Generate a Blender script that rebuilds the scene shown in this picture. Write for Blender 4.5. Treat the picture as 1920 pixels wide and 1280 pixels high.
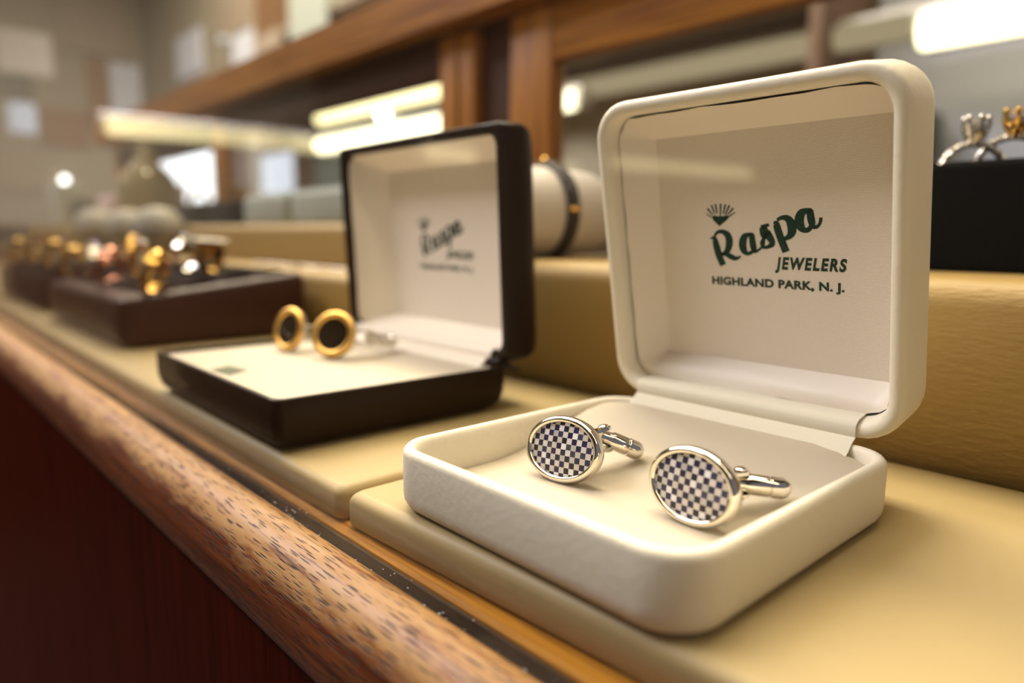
import bpy, bmesh, math, random
from mathutils import Vector, Matrix
random.seed(7)
for o in list(bpy.data.objects):
    bpy.data.objects.remove(o)
SC = bpy.context.scene
COL = SC.collection
MM = 0.001
R = math.radians

# ------------------------------------------------------------------ camera
cam = bpy.data.cameras.new('camera')
cam_o = bpy.data.objects.new('camera', cam)
COL.objects.link(cam_o)
YAW, PITCH, ROLL, FPX = R(47.238), R(-8.411), R(0.617), 1316.97
CAMP = Vector((124.97, -78.96, 57.49))
fw = Vector((-math.sin(YAW) * math.cos(PITCH), math.cos(YAW) * math.cos(PITCH), math.sin(PITCH)))
rt0 = Vector((math.cos(YAW), math.sin(YAW), 0))
up0 = rt0.cross(fw)
rt = rt0 * math.cos(ROLL) + up0 * math.sin(ROLL)
up = up0 * math.cos(ROLL) - rt0 * math.sin(ROLL)
cam_o.matrix_world = Matrix(((rt.x, up.x, -fw.x, CAMP.x * MM), (rt.y, up.y, -fw.y, CAMP.y * MM),
                             (rt.z, up.z, -fw.z, CAMP.z * MM), (0, 0, 0, 1)))
cam.sensor_width = 36.0
cam.lens = FPX / 1920 * 36.0
cam.clip_start, cam.clip_end = 0.005, 60
cam.dof.use_dof = True
cam.dof.focus_distance = 0.150
cam.dof.aperture_fstop = 6.3
cam.dof.aperture_blades = 9
SC.camera = cam_o

# ------------------------------------------------------------------ light and exposure
SC.view_settings.view_transform = 'Standard'
SC.view_settings.look = 'None'
SC.view_settings.gamma = 1
SC.view_settings.use_curve_mapping = False
SC.view_settings.exposure = 0.0
W = bpy.data.worlds.new('world')
SC.world = W
W.use_nodes = True
W.node_tree.nodes['Background'].inputs[0].default_value = (0.92, 0.90, 1.0, 1)
W.node_tree.nodes['Background'].inputs[1].default_value = 0.22


def area(name, loc, size, power, col, rot=(0, 0, 0), parent=None):
    l = bpy.data.lights.new(name, 'AREA')
    l.shape = 'RECTANGLE'
    l.size, l.size_y = size[0] * MM, size[1] * MM
    l.energy = power
    l.color = col
    o = bpy.data.objects.new(name, l)
    COL.objects.link(o)
    o.location = Vector(loc) * MM
    o.rotation_euler = rot
    if parent:
        o.parent = parent
    return o


WARM = (1.0, 0.82, 0.55)
case_light = area('case_light', (0, 10, 300), (640, 20), 0.46, WARM)
back_light = area('case_light_rear', (-420, 150, 352), (700, 18), 0.32, WARM)
shop_light = area('shop_light', (-2000, 800, 2240), (4600, 900), 270, (1.0, 0.86, 0.64))
front_light = area('customer_side_light', (-2600, -1100, 2240), (3000, 1000), 235, (0.95, 0.90, 0.97))


# ------------------------------------------------------------------ materials
def mat(name, base=(0.5, 0.5, 0.5), rough=0.5, metal=0.0, spec=0.5, coat=0.0, sheen=0.0, trans=0.0, ior=1.45):
    m = bpy.data.materials.new(name)
    m.use_nodes = True
    b = m.node_tree.nodes['Principled BSDF']
    b.inputs['Base Color'].default_value = (*base, 1)
    b.inputs['Roughness'].default_value = rough
    b.inputs['Metallic'].default_value = metal
    b.inputs['Specular IOR Level'].default_value = spec
    b.inputs['Coat Weight'].default_value = coat
    b.inputs['Sheen Weight'].default_value = sheen
    b.inputs['Transmission Weight'].default_value = trans
    b.inputs['IOR'].default_value = ior
    return m


class NT:
    def __init__(s, m):
        s.t = m.node_tree
        s.b = s.t.nodes.get('Principled BSDF')
        s.co = s.t.nodes.new('ShaderNodeTexCoord')

    def n(s, kind, **kw):
        x = s.t.nodes.new(kind)
        for k, v in kw.items():
            setattr(x, k, v)
        return x

    def link(s, a, b):
        s.t.links.new(a, b)

    def vec(s, scale=(1, 1, 1), loc=(0, 0, 0), rot=(0, 0, 0)):
        mp = s.n('ShaderNodeMapping')
        mp.inputs['Scale'].default_value = scale
        mp.inputs['Location'].default_value = loc
        mp.inputs['Rotation'].default_value = rot
        s.link(s.co.outputs['Object'], mp.inputs['Vector'])
        return mp.outputs[0]

    def noise(s, v, scale=1.0, detail=3.0, rough=0.5):
        x = s.n('ShaderNodeTexNoise')
        x.inputs['Scale'].default_value = scale
        x.inputs['Detail'].default_value = detail
        x.inputs['Roughness'].default_value = rough
        s.link(v, x.inputs['Vector'])
        return x.outputs['Fac']

    def ramp(s, fac, stops):
        x = s.n('ShaderNodeValToRGB')
        e = x.color_ramp.elements
        while len(e) < len(stops):
            e.new(0.5)
        for k, (p, c) in enumerate(stops):
            e[k].position = p
            e[k].color = (*c, 1) if len(c) == 3 else c
        s.link(fac, x.inputs[0])
        return x.outputs[0]

    def math(s, op, a, b=None, clamp=False):
        x = s.n('ShaderNodeMath', operation=op, use_clamp=clamp)
        for i, v in enumerate((a, b)):
            if v is None:
                continue
            if isinstance(v, (int, float)):
                x.inputs[i].default_value = v
            else:
                s.link(v, x.inputs[i])
        return x.outputs[0]

    def mix(s, fac, a, b, blend='MIX'):
        x = s.n('ShaderNodeMix', data_type='RGBA', blend_type=blend)
        for i, v in ((0, fac), (6, a), (7, b)):
            if isinstance(v, (int, float)):
                x.inputs[i].default_value = v
            elif isinstance(v, tuple):
                x.inputs[i].default_value = (*v, 1)
            else:
                s.link(v, x.inputs[i])
        return x.outputs[2]

    def color(s, c):
        s.link(c, s.b.inputs['Base Color'])

    def bump(s, h, strength=0.3, dist=0.0002):
        x = s.n('ShaderNodeBump')
        x.inputs['Strength'].default_value = strength
        x.inputs['Distance'].default_value = dist
        s.link(h, x.inputs['Height'])
        s.link(x.outputs[0], s.b.inputs['Normal'])


def leather(name, c, rough=0.5, grain=1.0, bump=0.35, spec=0.4, vary=0.12, stretch=(1, 1, 1), dist=0.00015):
    m = mat(name, c, rough, spec=spec)
    t = NT(m)
    g = t.noise(t.vec(tuple(900 * grain * k for k in stretch)), 1, 3, 0.55)
    v = t.n('ShaderNodeTexVoronoi')
    t.link(t.vec(tuple(650 * grain * k for k in stretch)), v.inputs['Vector'])
    v.inputs['Scale'].default_value = 1
    h = t.math('ADD', g, t.math('MULTIPLY', v.outputs['Distance'], 0.6))
    t.bump(h, bump, dist)
    big = t.noise(t.vec((25, 25, 25)), 1, 4, 0.6)
    t.color(t.mix(big, tuple(k * (1 - vary) for k in c), tuple(min(1, k * (1 + vary)) for k in c)))
    return m


M = {}
M['white_leather'] = leather('white_leather', (0.80, 0.74, 0.60), 0.5, 0.95, 0.45, vary=0.04, dist=0.00017)
M['pad_card'] = leather('pad_card', (0.55, 0.485, 0.38), 0.7, 1.6, 0.12, spec=0.2, vary=0.04)
M['black_leather'] = leather('black_leather', (0.015, 0.0075, 0.003), 0.42, 0.8, 0.25, spec=0.18, vary=0.3)
M['beige_leather'] = leather('beige_leather', (0.39, 0.295, 0.138), 0.5, 0.35, 0.35, vary=0.08)
M['beige_bolster'] = leather('beige_bolster', (0.34, 0.225, 0.070), 0.5, 0.75, 0.55, vary=0.05, stretch=(0.5, 1, 1.5), dist=0.0003)
M['brown_leather'] = leather('brown_leather', (0.030, 0.008, 0.004), 0.38, 0.6, 0.3, spec=0.3, vary=0.25)
M['velvet'] = mat('black_velvet', (0.004, 0.004, 0.004), 0.9, spec=0.1)
M['cream_satin'] = leather('cream_satin', (0.88, 0.80, 0.68), 0.42, 1.4, 0.12, spec=0.35, vary=0.03)
M['grosgrain'] = mat('grosgrain', (0.76, 0.71, 0.58), 0.6, spec=0.3)
t = NT(M['grosgrain'])
w = t.n('ShaderNodeTexWave', bands_direction='Z')
t.link(t.vec((1, 1, 1), rot=(R(35), 0, 0)), w.inputs['Vector'])
w.inputs['Scale'].default_value = 260
t.bump(w.outputs['Fac'], 0.25, 0.0001)


def woven(name, c_thread, c_gap):
    m = mat(name, c_thread, 0.45, spec=0.35)
    t = NT(m)
    sep = t.n('ShaderNodeSeparateXYZ')
    t.link(t.co.outputs['Object'], sep.inputs[0])
    com = t.n('ShaderNodeCombineXYZ')
    t.link(sep.outputs['X'], com.inputs['X'])
    t.link(sep.outputs['Z'], com.inputs['Y'])
    b = t.n('ShaderNodeTexBrick')
    t.link(com.outputs[0], b.inputs['Vector'])
    b.inputs['Color1'].default_value = (1, 1, 1, 1)
    b.inputs['Color2'].default_value = (0.82, 0.82, 0.82, 1)
    b.inputs['Mortar'].default_value = (0, 0, 0, 1)
    b.inputs['Scale'].default_value = 1000
    b.inputs['Brick Width'].default_value = 0.60
    b.inputs['Row Height'].default_value = 0.40
    b.inputs['Mortar Size'].default_value = 0.06
    b.inputs['Mortar Smooth'].default_value = 0.6
    t.color(t.mix(b.outputs['Color'], c_gap, c_thread))
    t.bump(b.outputs['Color'], 0.5, 0.00012)
    return m


M['weave'] = woven('ivory_weave', (0.95, 0.87, 0.76), (0.74, 0.66, 0.555))
M['ink'] = mat('green_ink', (0.012, 0.045, 0.028), 0.6, spec=0.2)
t = NT(M['ink'])
n_ = t.noise(t.vec((2400, 2400, 3600)), 1, 2, 0.6)
t.color(t.ramp(n_, [(0.35, (0.008, 0.034, 0.020)), (0.62, (0.012, 0.05, 0.03)), (0.78, (0.10, 0.15, 0.10))]))
M['silver'] = mat('polished_silver', (0.76, 0.72, 0.64), 0.09, 1.0)
M['silver_rough'] = mat('brushed_silver', (0.70, 0.64, 0.52), 0.28, 1.0)
M['gold'] = mat('yellow_gold', (0.83, 0.52, 0.14), 0.18, 1.0)
M['gold_knurl'] = mat('knurled_gold', (0.84, 0.50, 0.13), 0.30, 1.0)
t = NT(M['gold_knurl'])
t.bump(t.noise(t.vec((2600, 2600, 2600)), 1, 2), 0.6, 0.0003)
M['rose'] = mat('rose_gold', (0.75, 0.36, 0.24), 0.25, 1.0)
M['stone_white'] = mat('white_stone', (0.9, 0.9, 0.92), 0.03, spec=1.0, trans=0.5, ior=1.9)
M['stone_purple'] = mat('purple_stone', (0.22, 0.18, 0.75), 0.05, spec=0.9)
M['stone_red'] = mat('garnet_stone', (0.30, 0.04, 0.02), 0.08, spec=0.8)
M['stone_dark'] = mat('smoky_stone', (0.018, 0.012, 0.006), 0.04, spec=0.9, coat=1.0)
M['paste'] = mat('pave_stones', (0.80, 0.76, 0.68), 0.16, 0.85)
t = NT(M['paste'])
v = t.n('ShaderNodeTexVoronoi')
t.link(t.vec((1000, 1000, 1000)), v.inputs['Vector'])
v.inputs['Scale'].default_value = 0.9
t.bump(v.outputs['Distance'], 1.0, 0.0006)

# checkered mother-of-pearl and blue inlay: cells of the inlay's own X and Z
M['checker'] = mat('checkered_shell', (0.8, 0.8, 0.8), 0.2, spec=0.35)
t = NT(M['checker'])
sep = t.n('ShaderNodeSeparateXYZ')
t.link(t.co.outputs['Object'], sep.inputs[0])
CELL = 0.00128
cx = t.math('FLOOR', t.math('DIVIDE', sep.outputs['X'], CELL))
cz = t.math('FLOOR', t.math('DIVIDE', sep.outputs['Z'], CELL))
par = t.math('FLOORED_MODULO', t.math('ADD', cx, cz), 2.0)
cmb = t.n('ShaderNodeCombineXYZ')
t.link(cx, cmb.inputs['X'])
t.link(cz, cmb.inputs['Y'])
wn = t.n('ShaderNodeTexWhiteNoise', noise_dimensions='2D')
t.link(cmb.outputs[0], wn.inputs['Vector'])
pearl = t.ramp(wn.outputs['Value'], [(0.0, (0.42, 0.42, 0.40)), (0.35, (0.60, 0.55, 0.50)), (0.65, (0.72, 0.68, 0.68)), (1.0, (0.88, 0.90, 0.92))])
blue = t.ramp(wn.outputs['Value'], [(0.0, (0.006, 0.006, 0.012)), (0.5, (0.010, 0.010, 0.045)), (0.85, (0.018, 0.018, 0.085)), (1.0, (0.05, 0.055, 0.10))])
streak = t.noise(t.vec((3500, 3500, 900), rot=(0, R(35), 0)), 1, 2)
t.color(t.mix(t.math('MULTIPLY', streak, 0.16), t.mix(par, pearl, blue), (0.16, 0.17, 0.2)))


def wood(name, dark, mid, light, along='x', rough=0.32, worn=None, spec=0.45):
    m = mat(name, mid, rough, spec=spec)
    t = NT(m)
    lo, hi = 14, 420
    sc = {'x': (lo, hi, hi), 'y': (hi, lo, hi), 'z': (hi, hi, lo)}[along]
    g = t.noise(t.vec(sc), 1, 4, 0.6)
    c = t.ramp(g, [(0.30, dark), (0.52, mid), (0.75, light)])
    if worn:
        # bare, worn patches along the crest of the moulding, with open pores
        p = t.noise(t.vec((30, 130, 130), loc=(0.3, 0.1, 0.7)), 1, 4, 0.65)
        sepo = t.n('ShaderNodeSeparateXYZ')
        t.link(t.co.outputs['Object'], sepo.inputs[0])
        crest = t.math('MULTIPLY_ADD', sepo.outputs['Z'], 78.0)
        crest.node.inputs[2].default_value = 1.42
        wmask = t.math('ADD', crest, t.math('MULTIPLY', p, 0.95))
        wm = t.ramp(wmask, [(0.70, (0, 0, 0)), (1.12, (1, 1, 1))])
        tan = t.ramp(t.noise(t.vec((45, 420, 420), loc=(2, 1, 0)), 1, 4, 0.7), [(0.32, worn[1]), (0.46, worn[0]), (0.8, worn[2])])
        c = t.mix(wm, c, tan)
        vo = t.n('ShaderNodeTexVoronoi')
        t.link(t.vec((135, 2200, 2200), rot=(R(17), 0, 0)), vo.inputs['Vector'])
        vo.inputs['Scale'].default_value = 1
        sepc = t.n('ShaderNodeSeparateColor')
        t.link(vo.outputs['Color'], sepc.inputs[0])
        dens = t.noise(t.vec((28, 90, 90)), 1, 2, 0.5)
        keep = t.ramp(t.math('ADD', sepc.outputs[0], t.math('MULTIPLY', dens, 1.1)), [(0.62, (0, 0, 0)), (0.68, (1, 1, 1))])
        pm = t.ramp(vo.outputs['Distance'], [(0.24, (1, 1, 1)), (0.37, (0, 0, 0))])
        pm = t.math('MULTIPLY', pm, keep)
        fine = t.noise(t.vec((22, 1100, 1100), loc=(1, 2, 3)), 1, 2, 0.6)
        c = t.mix(t.ramp(fine, [(0.60, (0, 0, 0)), (0.72, (0.75, 0.75, 0.75))]), c, (0.040, 0.014, 0.006))
        c = t.mix(pm, c, (0.030, 0.014, 0.006))
        t.bump(t.math('SUBTRACT', 1.0, pm), 0.4, 0.0002)
    else:
        t.bump(g, 0.08, 0.0002)
    t.color(c)
    return m


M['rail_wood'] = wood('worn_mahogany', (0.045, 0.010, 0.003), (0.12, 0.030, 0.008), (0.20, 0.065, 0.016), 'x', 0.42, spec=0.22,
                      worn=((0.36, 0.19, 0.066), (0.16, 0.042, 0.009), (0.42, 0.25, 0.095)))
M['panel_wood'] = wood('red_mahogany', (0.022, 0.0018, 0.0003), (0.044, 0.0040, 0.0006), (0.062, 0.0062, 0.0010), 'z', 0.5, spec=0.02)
M['strip_wood'] = wood('honey_strip', (0.16, 0.055, 0.006), (0.46, 0.20, 0.02), (0.62, 0.32, 0.03), 'x', 0.6, spec=0.12)
M['door_wood'] = wood('amber_door_wood', (0.14, 0.042, 0.006), (0.29, 0.118, 0.018), (0.40, 0.18, 0.035), 'z', 0.4, spec=0.2)
M['door_wood_x'] = wood('amber_rail_wood', (0.13, 0.040, 0.006), (0.27, 0.11, 0.016), (0.37, 0.16, 0.03), 'x', 0.4, spec=0.2)
M['dark_wood'] = wood('dark_door_wood', (0.022, 0.008, 0.003), (0.05, 0.018, 0.006), (0.08, 0.03, 0.01), 'z', 0.4)
M['grime'] = leather('channel_grime', (0.042, 0.026, 0.014), 0.8, 1.2, 0.6, vary=0.5)
M['lint'] = mat('lint', (0.55, 0.52, 0.48), 0.9)
M['pale_cushion'] = leather('pale_cushion', (0.72, 0.66, 0.58), 0.6, 0.8, 0.15, vary=0.04)
M['grey_cushion'] = leather('grey_cushion', (0.36, 0.33, 0.25), 0.6, 0.8, 0.15, vary=0.06)
M['sage_card'] = leather('sage_card', (0.32, 0.34, 0.28), 0.5, 0.8, 0.1, vary=0.05)
M['olive_cloth'] = leather('olive_cloth', (0.34, 0.28, 0.14), 0.7, 0.8, 0.2, vary=0.06)
M['pink_card'] = leather('pink_card', (0.55, 0.40, 0.34), 0.6, 0.8, 0.1, vary=0.05)
M['braid'] = mat('dark_braid', (0.035, 0.028, 0.022), 0.45, spec=0.4)
t = NT(M['braid'])
v = t.n('ShaderNodeTexVoronoi')
t.link(t.vec((1000, 1000, 1000)), v.inputs['Vector'])
v.inputs['Scale'].default_value = 0.6
t.bump(v.outputs['Distance'], 0.9, 0.001)
M['plaster'] = leather('shop_plaster', (0.26, 0.22, 0.155), 0.85, 0.02, 0.1, vary=0.15)
M['dark_plaster'] = leather('dark_plaster', (0.035, 0.026, 0.018), 0.9, 0.02, 0.1, vary=0.2)
M['khaki_board'] = mat('khaki_board', (0.46, 0.40, 0.26), 0.7)
M['teal_board'] = mat('teal_board', (0.09, 0.10, 0.09), 0.7)
M['rust_board'] = mat('rust_board', (0.20, 0.10, 0.05), 0.7)
M['blue_grey'] = mat('blue_grey_panel', (0.50, 0.51, 0.55), 0.7)
M['floor'] = wood('shop_floor', (0.02, 0.012, 0.008), (0.03, 0.02, 0.012), (0.045, 0.03, 0.02), 'x', 0.5)
M['brown_board'] = mat('brown_board', (0.16, 0.085, 0.04), 0.6)
M['taupe'] = mat('taupe_board', (0.26, 0.20, 0.14), 0.7)
M['greenish'] = mat('dark_green_board', (0.13, 0.14, 0.10), 0.7)
M['steel'] = mat('light_housing', (0.55, 0.52, 0.46), 0.45, 0.6)


def emit(name, c, s):
    m = bpy.data.materials.new(name)
    m.use_nodes = True
    nt = m.node_tree
    nt.nodes.remove(nt.nodes['Principled BSDF'])
    e = nt.nodes.new('ShaderNodeEmission')
    e.inputs[0].default_value = (*c, 1)
    e.inputs[1].default_value = s
    nt.links.new(e.outputs[0], nt.nodes['Material Output'].inputs[0])
    return m


M['tube'] = emit('warm_tube', (1.0, 0.84, 0.44), 3.4)
M['tube_dim'] = emit('warm_valance', (1.0, 0.80, 0.48), 0.42)
M['tube_bright'] = emit('bright_tube', (1.0, 0.90, 0.58), 4.5)
M['daylight'] = emit('daylight_pane', (0.95, 0.98, 1.0), 4.0)
M['daylight_soft'] = emit('daylight_soft', (0.86, 0.90, 1.0), 1.3)
M['spot_dim'] = emit('dim_spot_lens', (0.95, 0.96, 0.92), 0.9)
M['spot'] = emit('spot_lens', (1.0, 0.98, 0.92), 14)


def glass(name, tint=(0.985, 0.99, 0.985), r0=0.04):
    """thin clear plate: a Fresnel share of each face mirrors, the rest passes straight through"""
    m = bpy.data.materials.new(name)
    m.use_nodes = True
    nt = m.node_tree
    nt.nodes.remove(nt.nodes['Principled BSDF'])
    g = nt.nodes.new('ShaderNodeNewGeometry')
    d = nt.nodes.new('ShaderNodeVectorMath')
    d.operation = 'DOT_PRODUCT'
    nt.links.new(g.outputs['Incoming'], d.inputs[0])
    nt.links.new(g.outputs['Normal'], d.inputs[1])

    def mth(op, a, b):
        x = nt.nodes.new('ShaderNodeMath')
        x.operation = op
        for i, v in enumerate((a, b)):
            if isinstance(v, (int, float)):
                x.inputs[i].default_value = v
            elif v is not None:
                nt.links.new(v, x.inputs[i])
        return x.outputs[0]
    c = mth('ABSOLUTE', d.outputs['Value'], None)
    f = mth('ADD', mth('MULTIPLY', mth('POWER', mth('SUBTRACT', 1.0, c), 5.0), 1 - r0), r0)
    tr = nt.nodes.new('ShaderNodeBsdfTransparent')
    tr.inputs[0].default_value = (*tint, 1)
    gl = nt.nodes.new('ShaderNodeBsdfGlossy')
    gl.inputs['Roughness'].default_value = 0.0
    mx = nt.nodes.new('ShaderNodeMixShader')
    nt.links.new(f, mx.inputs[0])
    nt.links.new(tr.outputs[0], mx.inputs[1])
    nt.links.new(gl.outputs[0], mx.inputs[2])
    nt.links.new(mx.outputs[0], nt.nodes['Material Output'].inputs[0])
    return m


M['glass'] = glass('clear_glass')
M['sage_glass'] = glass('sage_glass', (0.66, 0.74, 0.66))


# ------------------------------------------------------------------ mesh helpers (all in millimetres)
class MB:
    def __init__(s):
        s.v, s.f = [], []

    def add(s, vs, fs):
        k = len(s.v)
        s.v += [Vector(v) for v in vs]
        s.f += [tuple(i + k for i in f) for f in fs]
        return s

    def loft(s, rings, cap0=True, cap1=True, closed=True):
        n = len(rings[0])
        vs = [p for r_ in rings for p in r_]
        fs = []
        for i in range(len(rings) - 1):
            for j in range(n if closed else n - 1):
                a, b = i * n + j, i * n + (j + 1) % n
                fs.append((a, b, b + n, a + n))
        if cap0:
            fs.append(tuple(reversed(range(n))))
        if cap1:
            fs.append(tuple(range((len(rings) - 1) * n, len(rings) * n)))
        return s.add(vs, fs)

    def box(s, x0, x1, y0, y1, z0, z1, bev=0.0, seg=3):
        if bev <= 0:
            vs = [(x, y, z) for z in (z0, z1) for y in (y0, y1) for x in (x0, x1)]
            return s.add(vs, [(0, 2, 3, 1), (4, 5, 7, 6), (0, 1, 5, 4), (2, 6, 7, 3), (0, 4, 6, 2), (1, 3, 7, 5)])
        bm = bmesh.new()
        bmesh.ops.create_cube(bm, size=1)
        for v in bm.verts:
            v.co = Vector(((x0 + x1) / 2 + v.co.x * (x1 - x0), (y0 + y1) / 2 + v.co.y * (y1 - y0), (z0 + z1) / 2 + v.co.z * (z1 - z0)))
        bmesh.ops.bevel(bm, geom=list(bm.edges), offset=bev, segments=seg, profile=0.5, affect='EDGES')
        bm.verts.index_update()
        s.add([v.co.copy() for v in bm.verts], [tuple(v.index for v in f.verts) for f in bm.faces])
        bm.free()
        return s

    def tube(s, pts, rad, n=10, caps=True):
        pts = [Vector(p) for p in pts]
        rings = []
        pn = None
        for i, p in enumerate(pts):
            d = (pts[min(i + 1, len(pts) - 1)] - pts[max(i - 1, 0)]).normalized()
            if pn is None:
                a = Vector((0, 0, 1)) if abs(d.z) < 0.9 else Vector((1, 0, 0))
                u = d.cross(a).normalized()
            else:
                u = (pn - d * pn.dot(d)).normalized()
            pn = u
            w = d.cross(u)
            r_ = rad[i] if isinstance(rad, (list, tuple)) else rad
            rings.append([p + (u * math.cos(2 * math.pi * k / n) + w * math.sin(2 * math.pi * k / n)) * r_ for k in range(n)])
        return s.loft(rings, caps, caps)

    def lathe(s, prof, origin=(0, 0, 0), axis=(0, 0, 1), n=24, sx=1.0, sy=1.0):
        """prof: (radius, height) pairs from one end to the other"""
        ax = Vector(axis).normalized()
        a = Vector((0, 0, 1)) if abs(ax.z) < 0.9 else Vector((1, 0, 0))
        u = a.cross(ax).normalized()
        w = ax.cross(u)
        o = Vector(origin)
        rings = [[o + ax * h + (u * math.cos(2 * math.pi * k / n) * sx + w * math.sin(2 * math.pi * k / n) * sy) * r_ for k in range(n)] for r_, h in prof]
        return s.loft(rings, True, True)

    def torus(s, c, normal, R1, r2, n=36, m=10, sq=1.0):
        nz = Vector(normal).normalized()
        a = Vector((0, 0, 1)) if abs(nz.z) < 0.9 else Vector((1, 0, 0))
        u = a.cross(nz).normalized()
        w = nz.cross(u)
        c = Vector(c)
        vs, fs = [], []
        for i in range(n):
            t_ = 2 * math.pi * i / n
            d = u * math.cos(t_) + w * math.sin(t_)
            for j in range(m):
                p_ = 2 * math.pi * j / m
                vs.append(c + d * (R1 + r2 * math.cos(p_)) + nz * (r2 * sq * math.sin(p_)))
        for i in range(n):
            for j in range(m):
                fs.append((i * m + j, ((i + 1) % n) * m + j, ((i + 1) % n) * m + (j + 1) % m, i * m + (j + 1) % m))
        return s.add(vs, fs)

    def ball(s, c, r_, n=12, m=8, sc=(1, 1, 1)):
        c = Vector(c)
        rings = [[c + Vector((r_ * sc[0] * math.sin(math.pi * (i + 0.001) / m) * math.cos(2 * math.pi * k / n), r_ * sc[1] * math.sin(math.pi * (i + 0.001) / m) * math.sin(2 * math.pi * k / n), -r_ * sc[2] * math.cos(math.pi * i / m))) for k in range(n)] for i in range(m + 1)]
        return s.loft(rings, True, True)

    def build(s, name, m, parent=None, smooth=True, angle=38, loc=None, rot=None):
        me = bpy.data.meshes.new(name)
        me.from_pydata([tuple(v * MM) for v in s.v], [], s.f)
        me.update()
        bm = bmesh.new()
        bm.from_mesh(me)
        bmesh.ops.recalc_face_normals(bm, faces=bm.faces)
        bm.to_mesh(me)
        bm.free()
        if smooth:
            me.polygons.foreach_set('use_smooth', [True] * len(me.polygons))
            me.set_sharp_from_angle(angle=R(angle))
        me.materials.append(m)
        o = bpy.data.objects.new(name, me)
        COL.objects.link(o)
        if parent:
            o.parent = parent
        if loc is not None:
            o.location = Vector(loc) * MM
        if rot is not None:
            o.rotation_euler = rot
        return o


def tag(o, label=None, cat=None, group=None, kind=None):
    if label:
        o['label'] = label
    if cat:
        o['category'] = cat
    if group:
        o['group'] = group
    if kind:
        o['kind'] = kind
    return o


def thing(name, label, cat, loc=(0, 0, 0), rot=(0, 0, 0), group=None):
    o = bpy.data.objects.new(name, None)
    o.empty_display_size = 0.005
    COL.objects.link(o)
    o.location = Vector(loc) * MM
    o.rotation_euler = rot
    return tag(o, label, cat, group)


def rrect(x0, x1, y0, y1, r, n=7):
    r = max(0.02, min(r, (x1 - x0) / 2 - 0.01, (y1 - y0) / 2 - 0.01))
    pts = []
    for cx_, cy_, a0 in ((x1 - r, y1 - r, 0), (x0 + r, y1 - r, 90), (x0 + r, y0 + r, 180), (x1 - r, y0 + r, 270)):
        for k in range(n + 1):
            a = R(a0 + 90 * k / n)
            pts.append((cx_ + r * math.cos(a), cy_ + r * math.sin(a)))
    # a few points along each side, so that the sides can sag and the pads can curve
    out = []
    for i, p in enumerate(pts):
        q = pts[(i + 1) % len(pts)]
        out.append(p)
        if (i + 1) % (n + 1) == 0:
            for k in range(1, 9):
                out.append((p[0] + (q[0] - p[0]) * k / 9, p[1] + (q[1] - p[1]) * k / 9))
    return out


def sstep(a, b, t_):
    u = max(0.0, min(1.0, (t_ - a) / (b - a)))
    return u * u * (3 - 2 * u)

# ------------------------------------------------------------------ the shop around the case
def struct(name, mb, m, **k):
    return tag(mb.build(name, m, smooth=False, **k), kind='structure')


struct('floor', MB().box(-6200, 1600, -3200, 1700, -1000, -950), M['floor'])
struct('wall_back', MB().box(-6200, 1600, 1700, 1760, -950, 2300), M['plaster'])
struct('wall_left', MB().add([(-6150, y, z) for y, z in ((-3200, -950), (1700, -950), (1700, 2300), (-3200, 2300))] +
                             [(-6200, y, z) for y, z in ((-3200, -950), (1700, -950), (1700, 2300), (-3200, 2300))],
                             [(0, 1, 2, 3), (7, 6, 5, 4), (0, 4, 5, 1), (1, 5, 6, 2), (2, 6, 7, 3), (3, 7, 4, 0)]), M['plaster'])
struct('wall_front', MB().box(-6200, 1600, -3260, -3200, -950, 2300), M['dark_plaster'])

# ------------------------------------------------------------------ the showcase: rail, front, glass, back doors
case = thing('display_case', 'long mahogany and glass jewelry showcase with worn front rail', 'showcase')
X0, X1 = -2400, 330


def extrude(prof, x0=X0, x1=X1):
    return MB().loft([[(x0, y, z) for y, z in prof], [(x1, y, z) for y, z in prof]])


rail = [(-9.2, -30), (-9.2, -9.6), (-9.6, -8.5), (-10.6, -7.8), (-12.5, -7.3), (-14.5, -7.5), (-16.5, -8.3), (-18.5, -9.7), (-20.3, -11.8), (-21.8, -14.4), (-23.0, -17.5), (-23.7, -21), (-23.9, -24.6), (-23.4, -25.4), (-21.5, -25.8), (-21.5, -30)]
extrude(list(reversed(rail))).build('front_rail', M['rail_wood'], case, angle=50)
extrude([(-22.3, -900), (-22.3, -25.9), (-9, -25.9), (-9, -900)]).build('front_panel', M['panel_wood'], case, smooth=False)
extrude([(-4.2, -30), (-4.2, -9.3), (-3.4, -8.6), (14, -8.3), (14, -30)]).build('inner_strip', M['strip_wood'], case, angle=20)
extrude([(-9.2, -30), (-9.2, -9.9), (-4.2, -9.9), (-4.2, -30)]).build('glass_channel', M['grime'], case, smooth=False)
extrude([(14, -30), (14, -8.3), (235, -8.3), (235, -30)]).build('case_floor', M['dark_wood'], case, smooth=False)
extrude([(-8.4, -9.9), (-8.4, 420), (-4.9, 420), (-4.9, -9.9)]).build('glass_pane', M['glass'], case, smooth=False)
extrude([(-9, -949), (-9, -30), (235, -30), (235, -949)]).build('cabinet_body', M['dark_wood'], case, smooth=False)
lint = MB()
for k in range(90):
    x = random.uniform(-120, 70)
    y = random.choice((random.gauss(-8.8, 0.5), random.uniform(-9, -4)))
    z = -9.75 if y > -9.2 else -8.4
    s = random.uniform(0.08, 0.22)
    lint.ball((x, y, z + s * 0.4), s, 5, 3, (random.uniform(0.8, 2.2), 1, 0.7))
tag(lint.build('lint_specks', M['lint'], case), kind='stuff')
# header and posts at the back
extrude([(206, 192), (206, 221), (236, 221), (236, 192)], -1150).build('header_beam', M['door_wood_x'], case, smooth=False)


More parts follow.
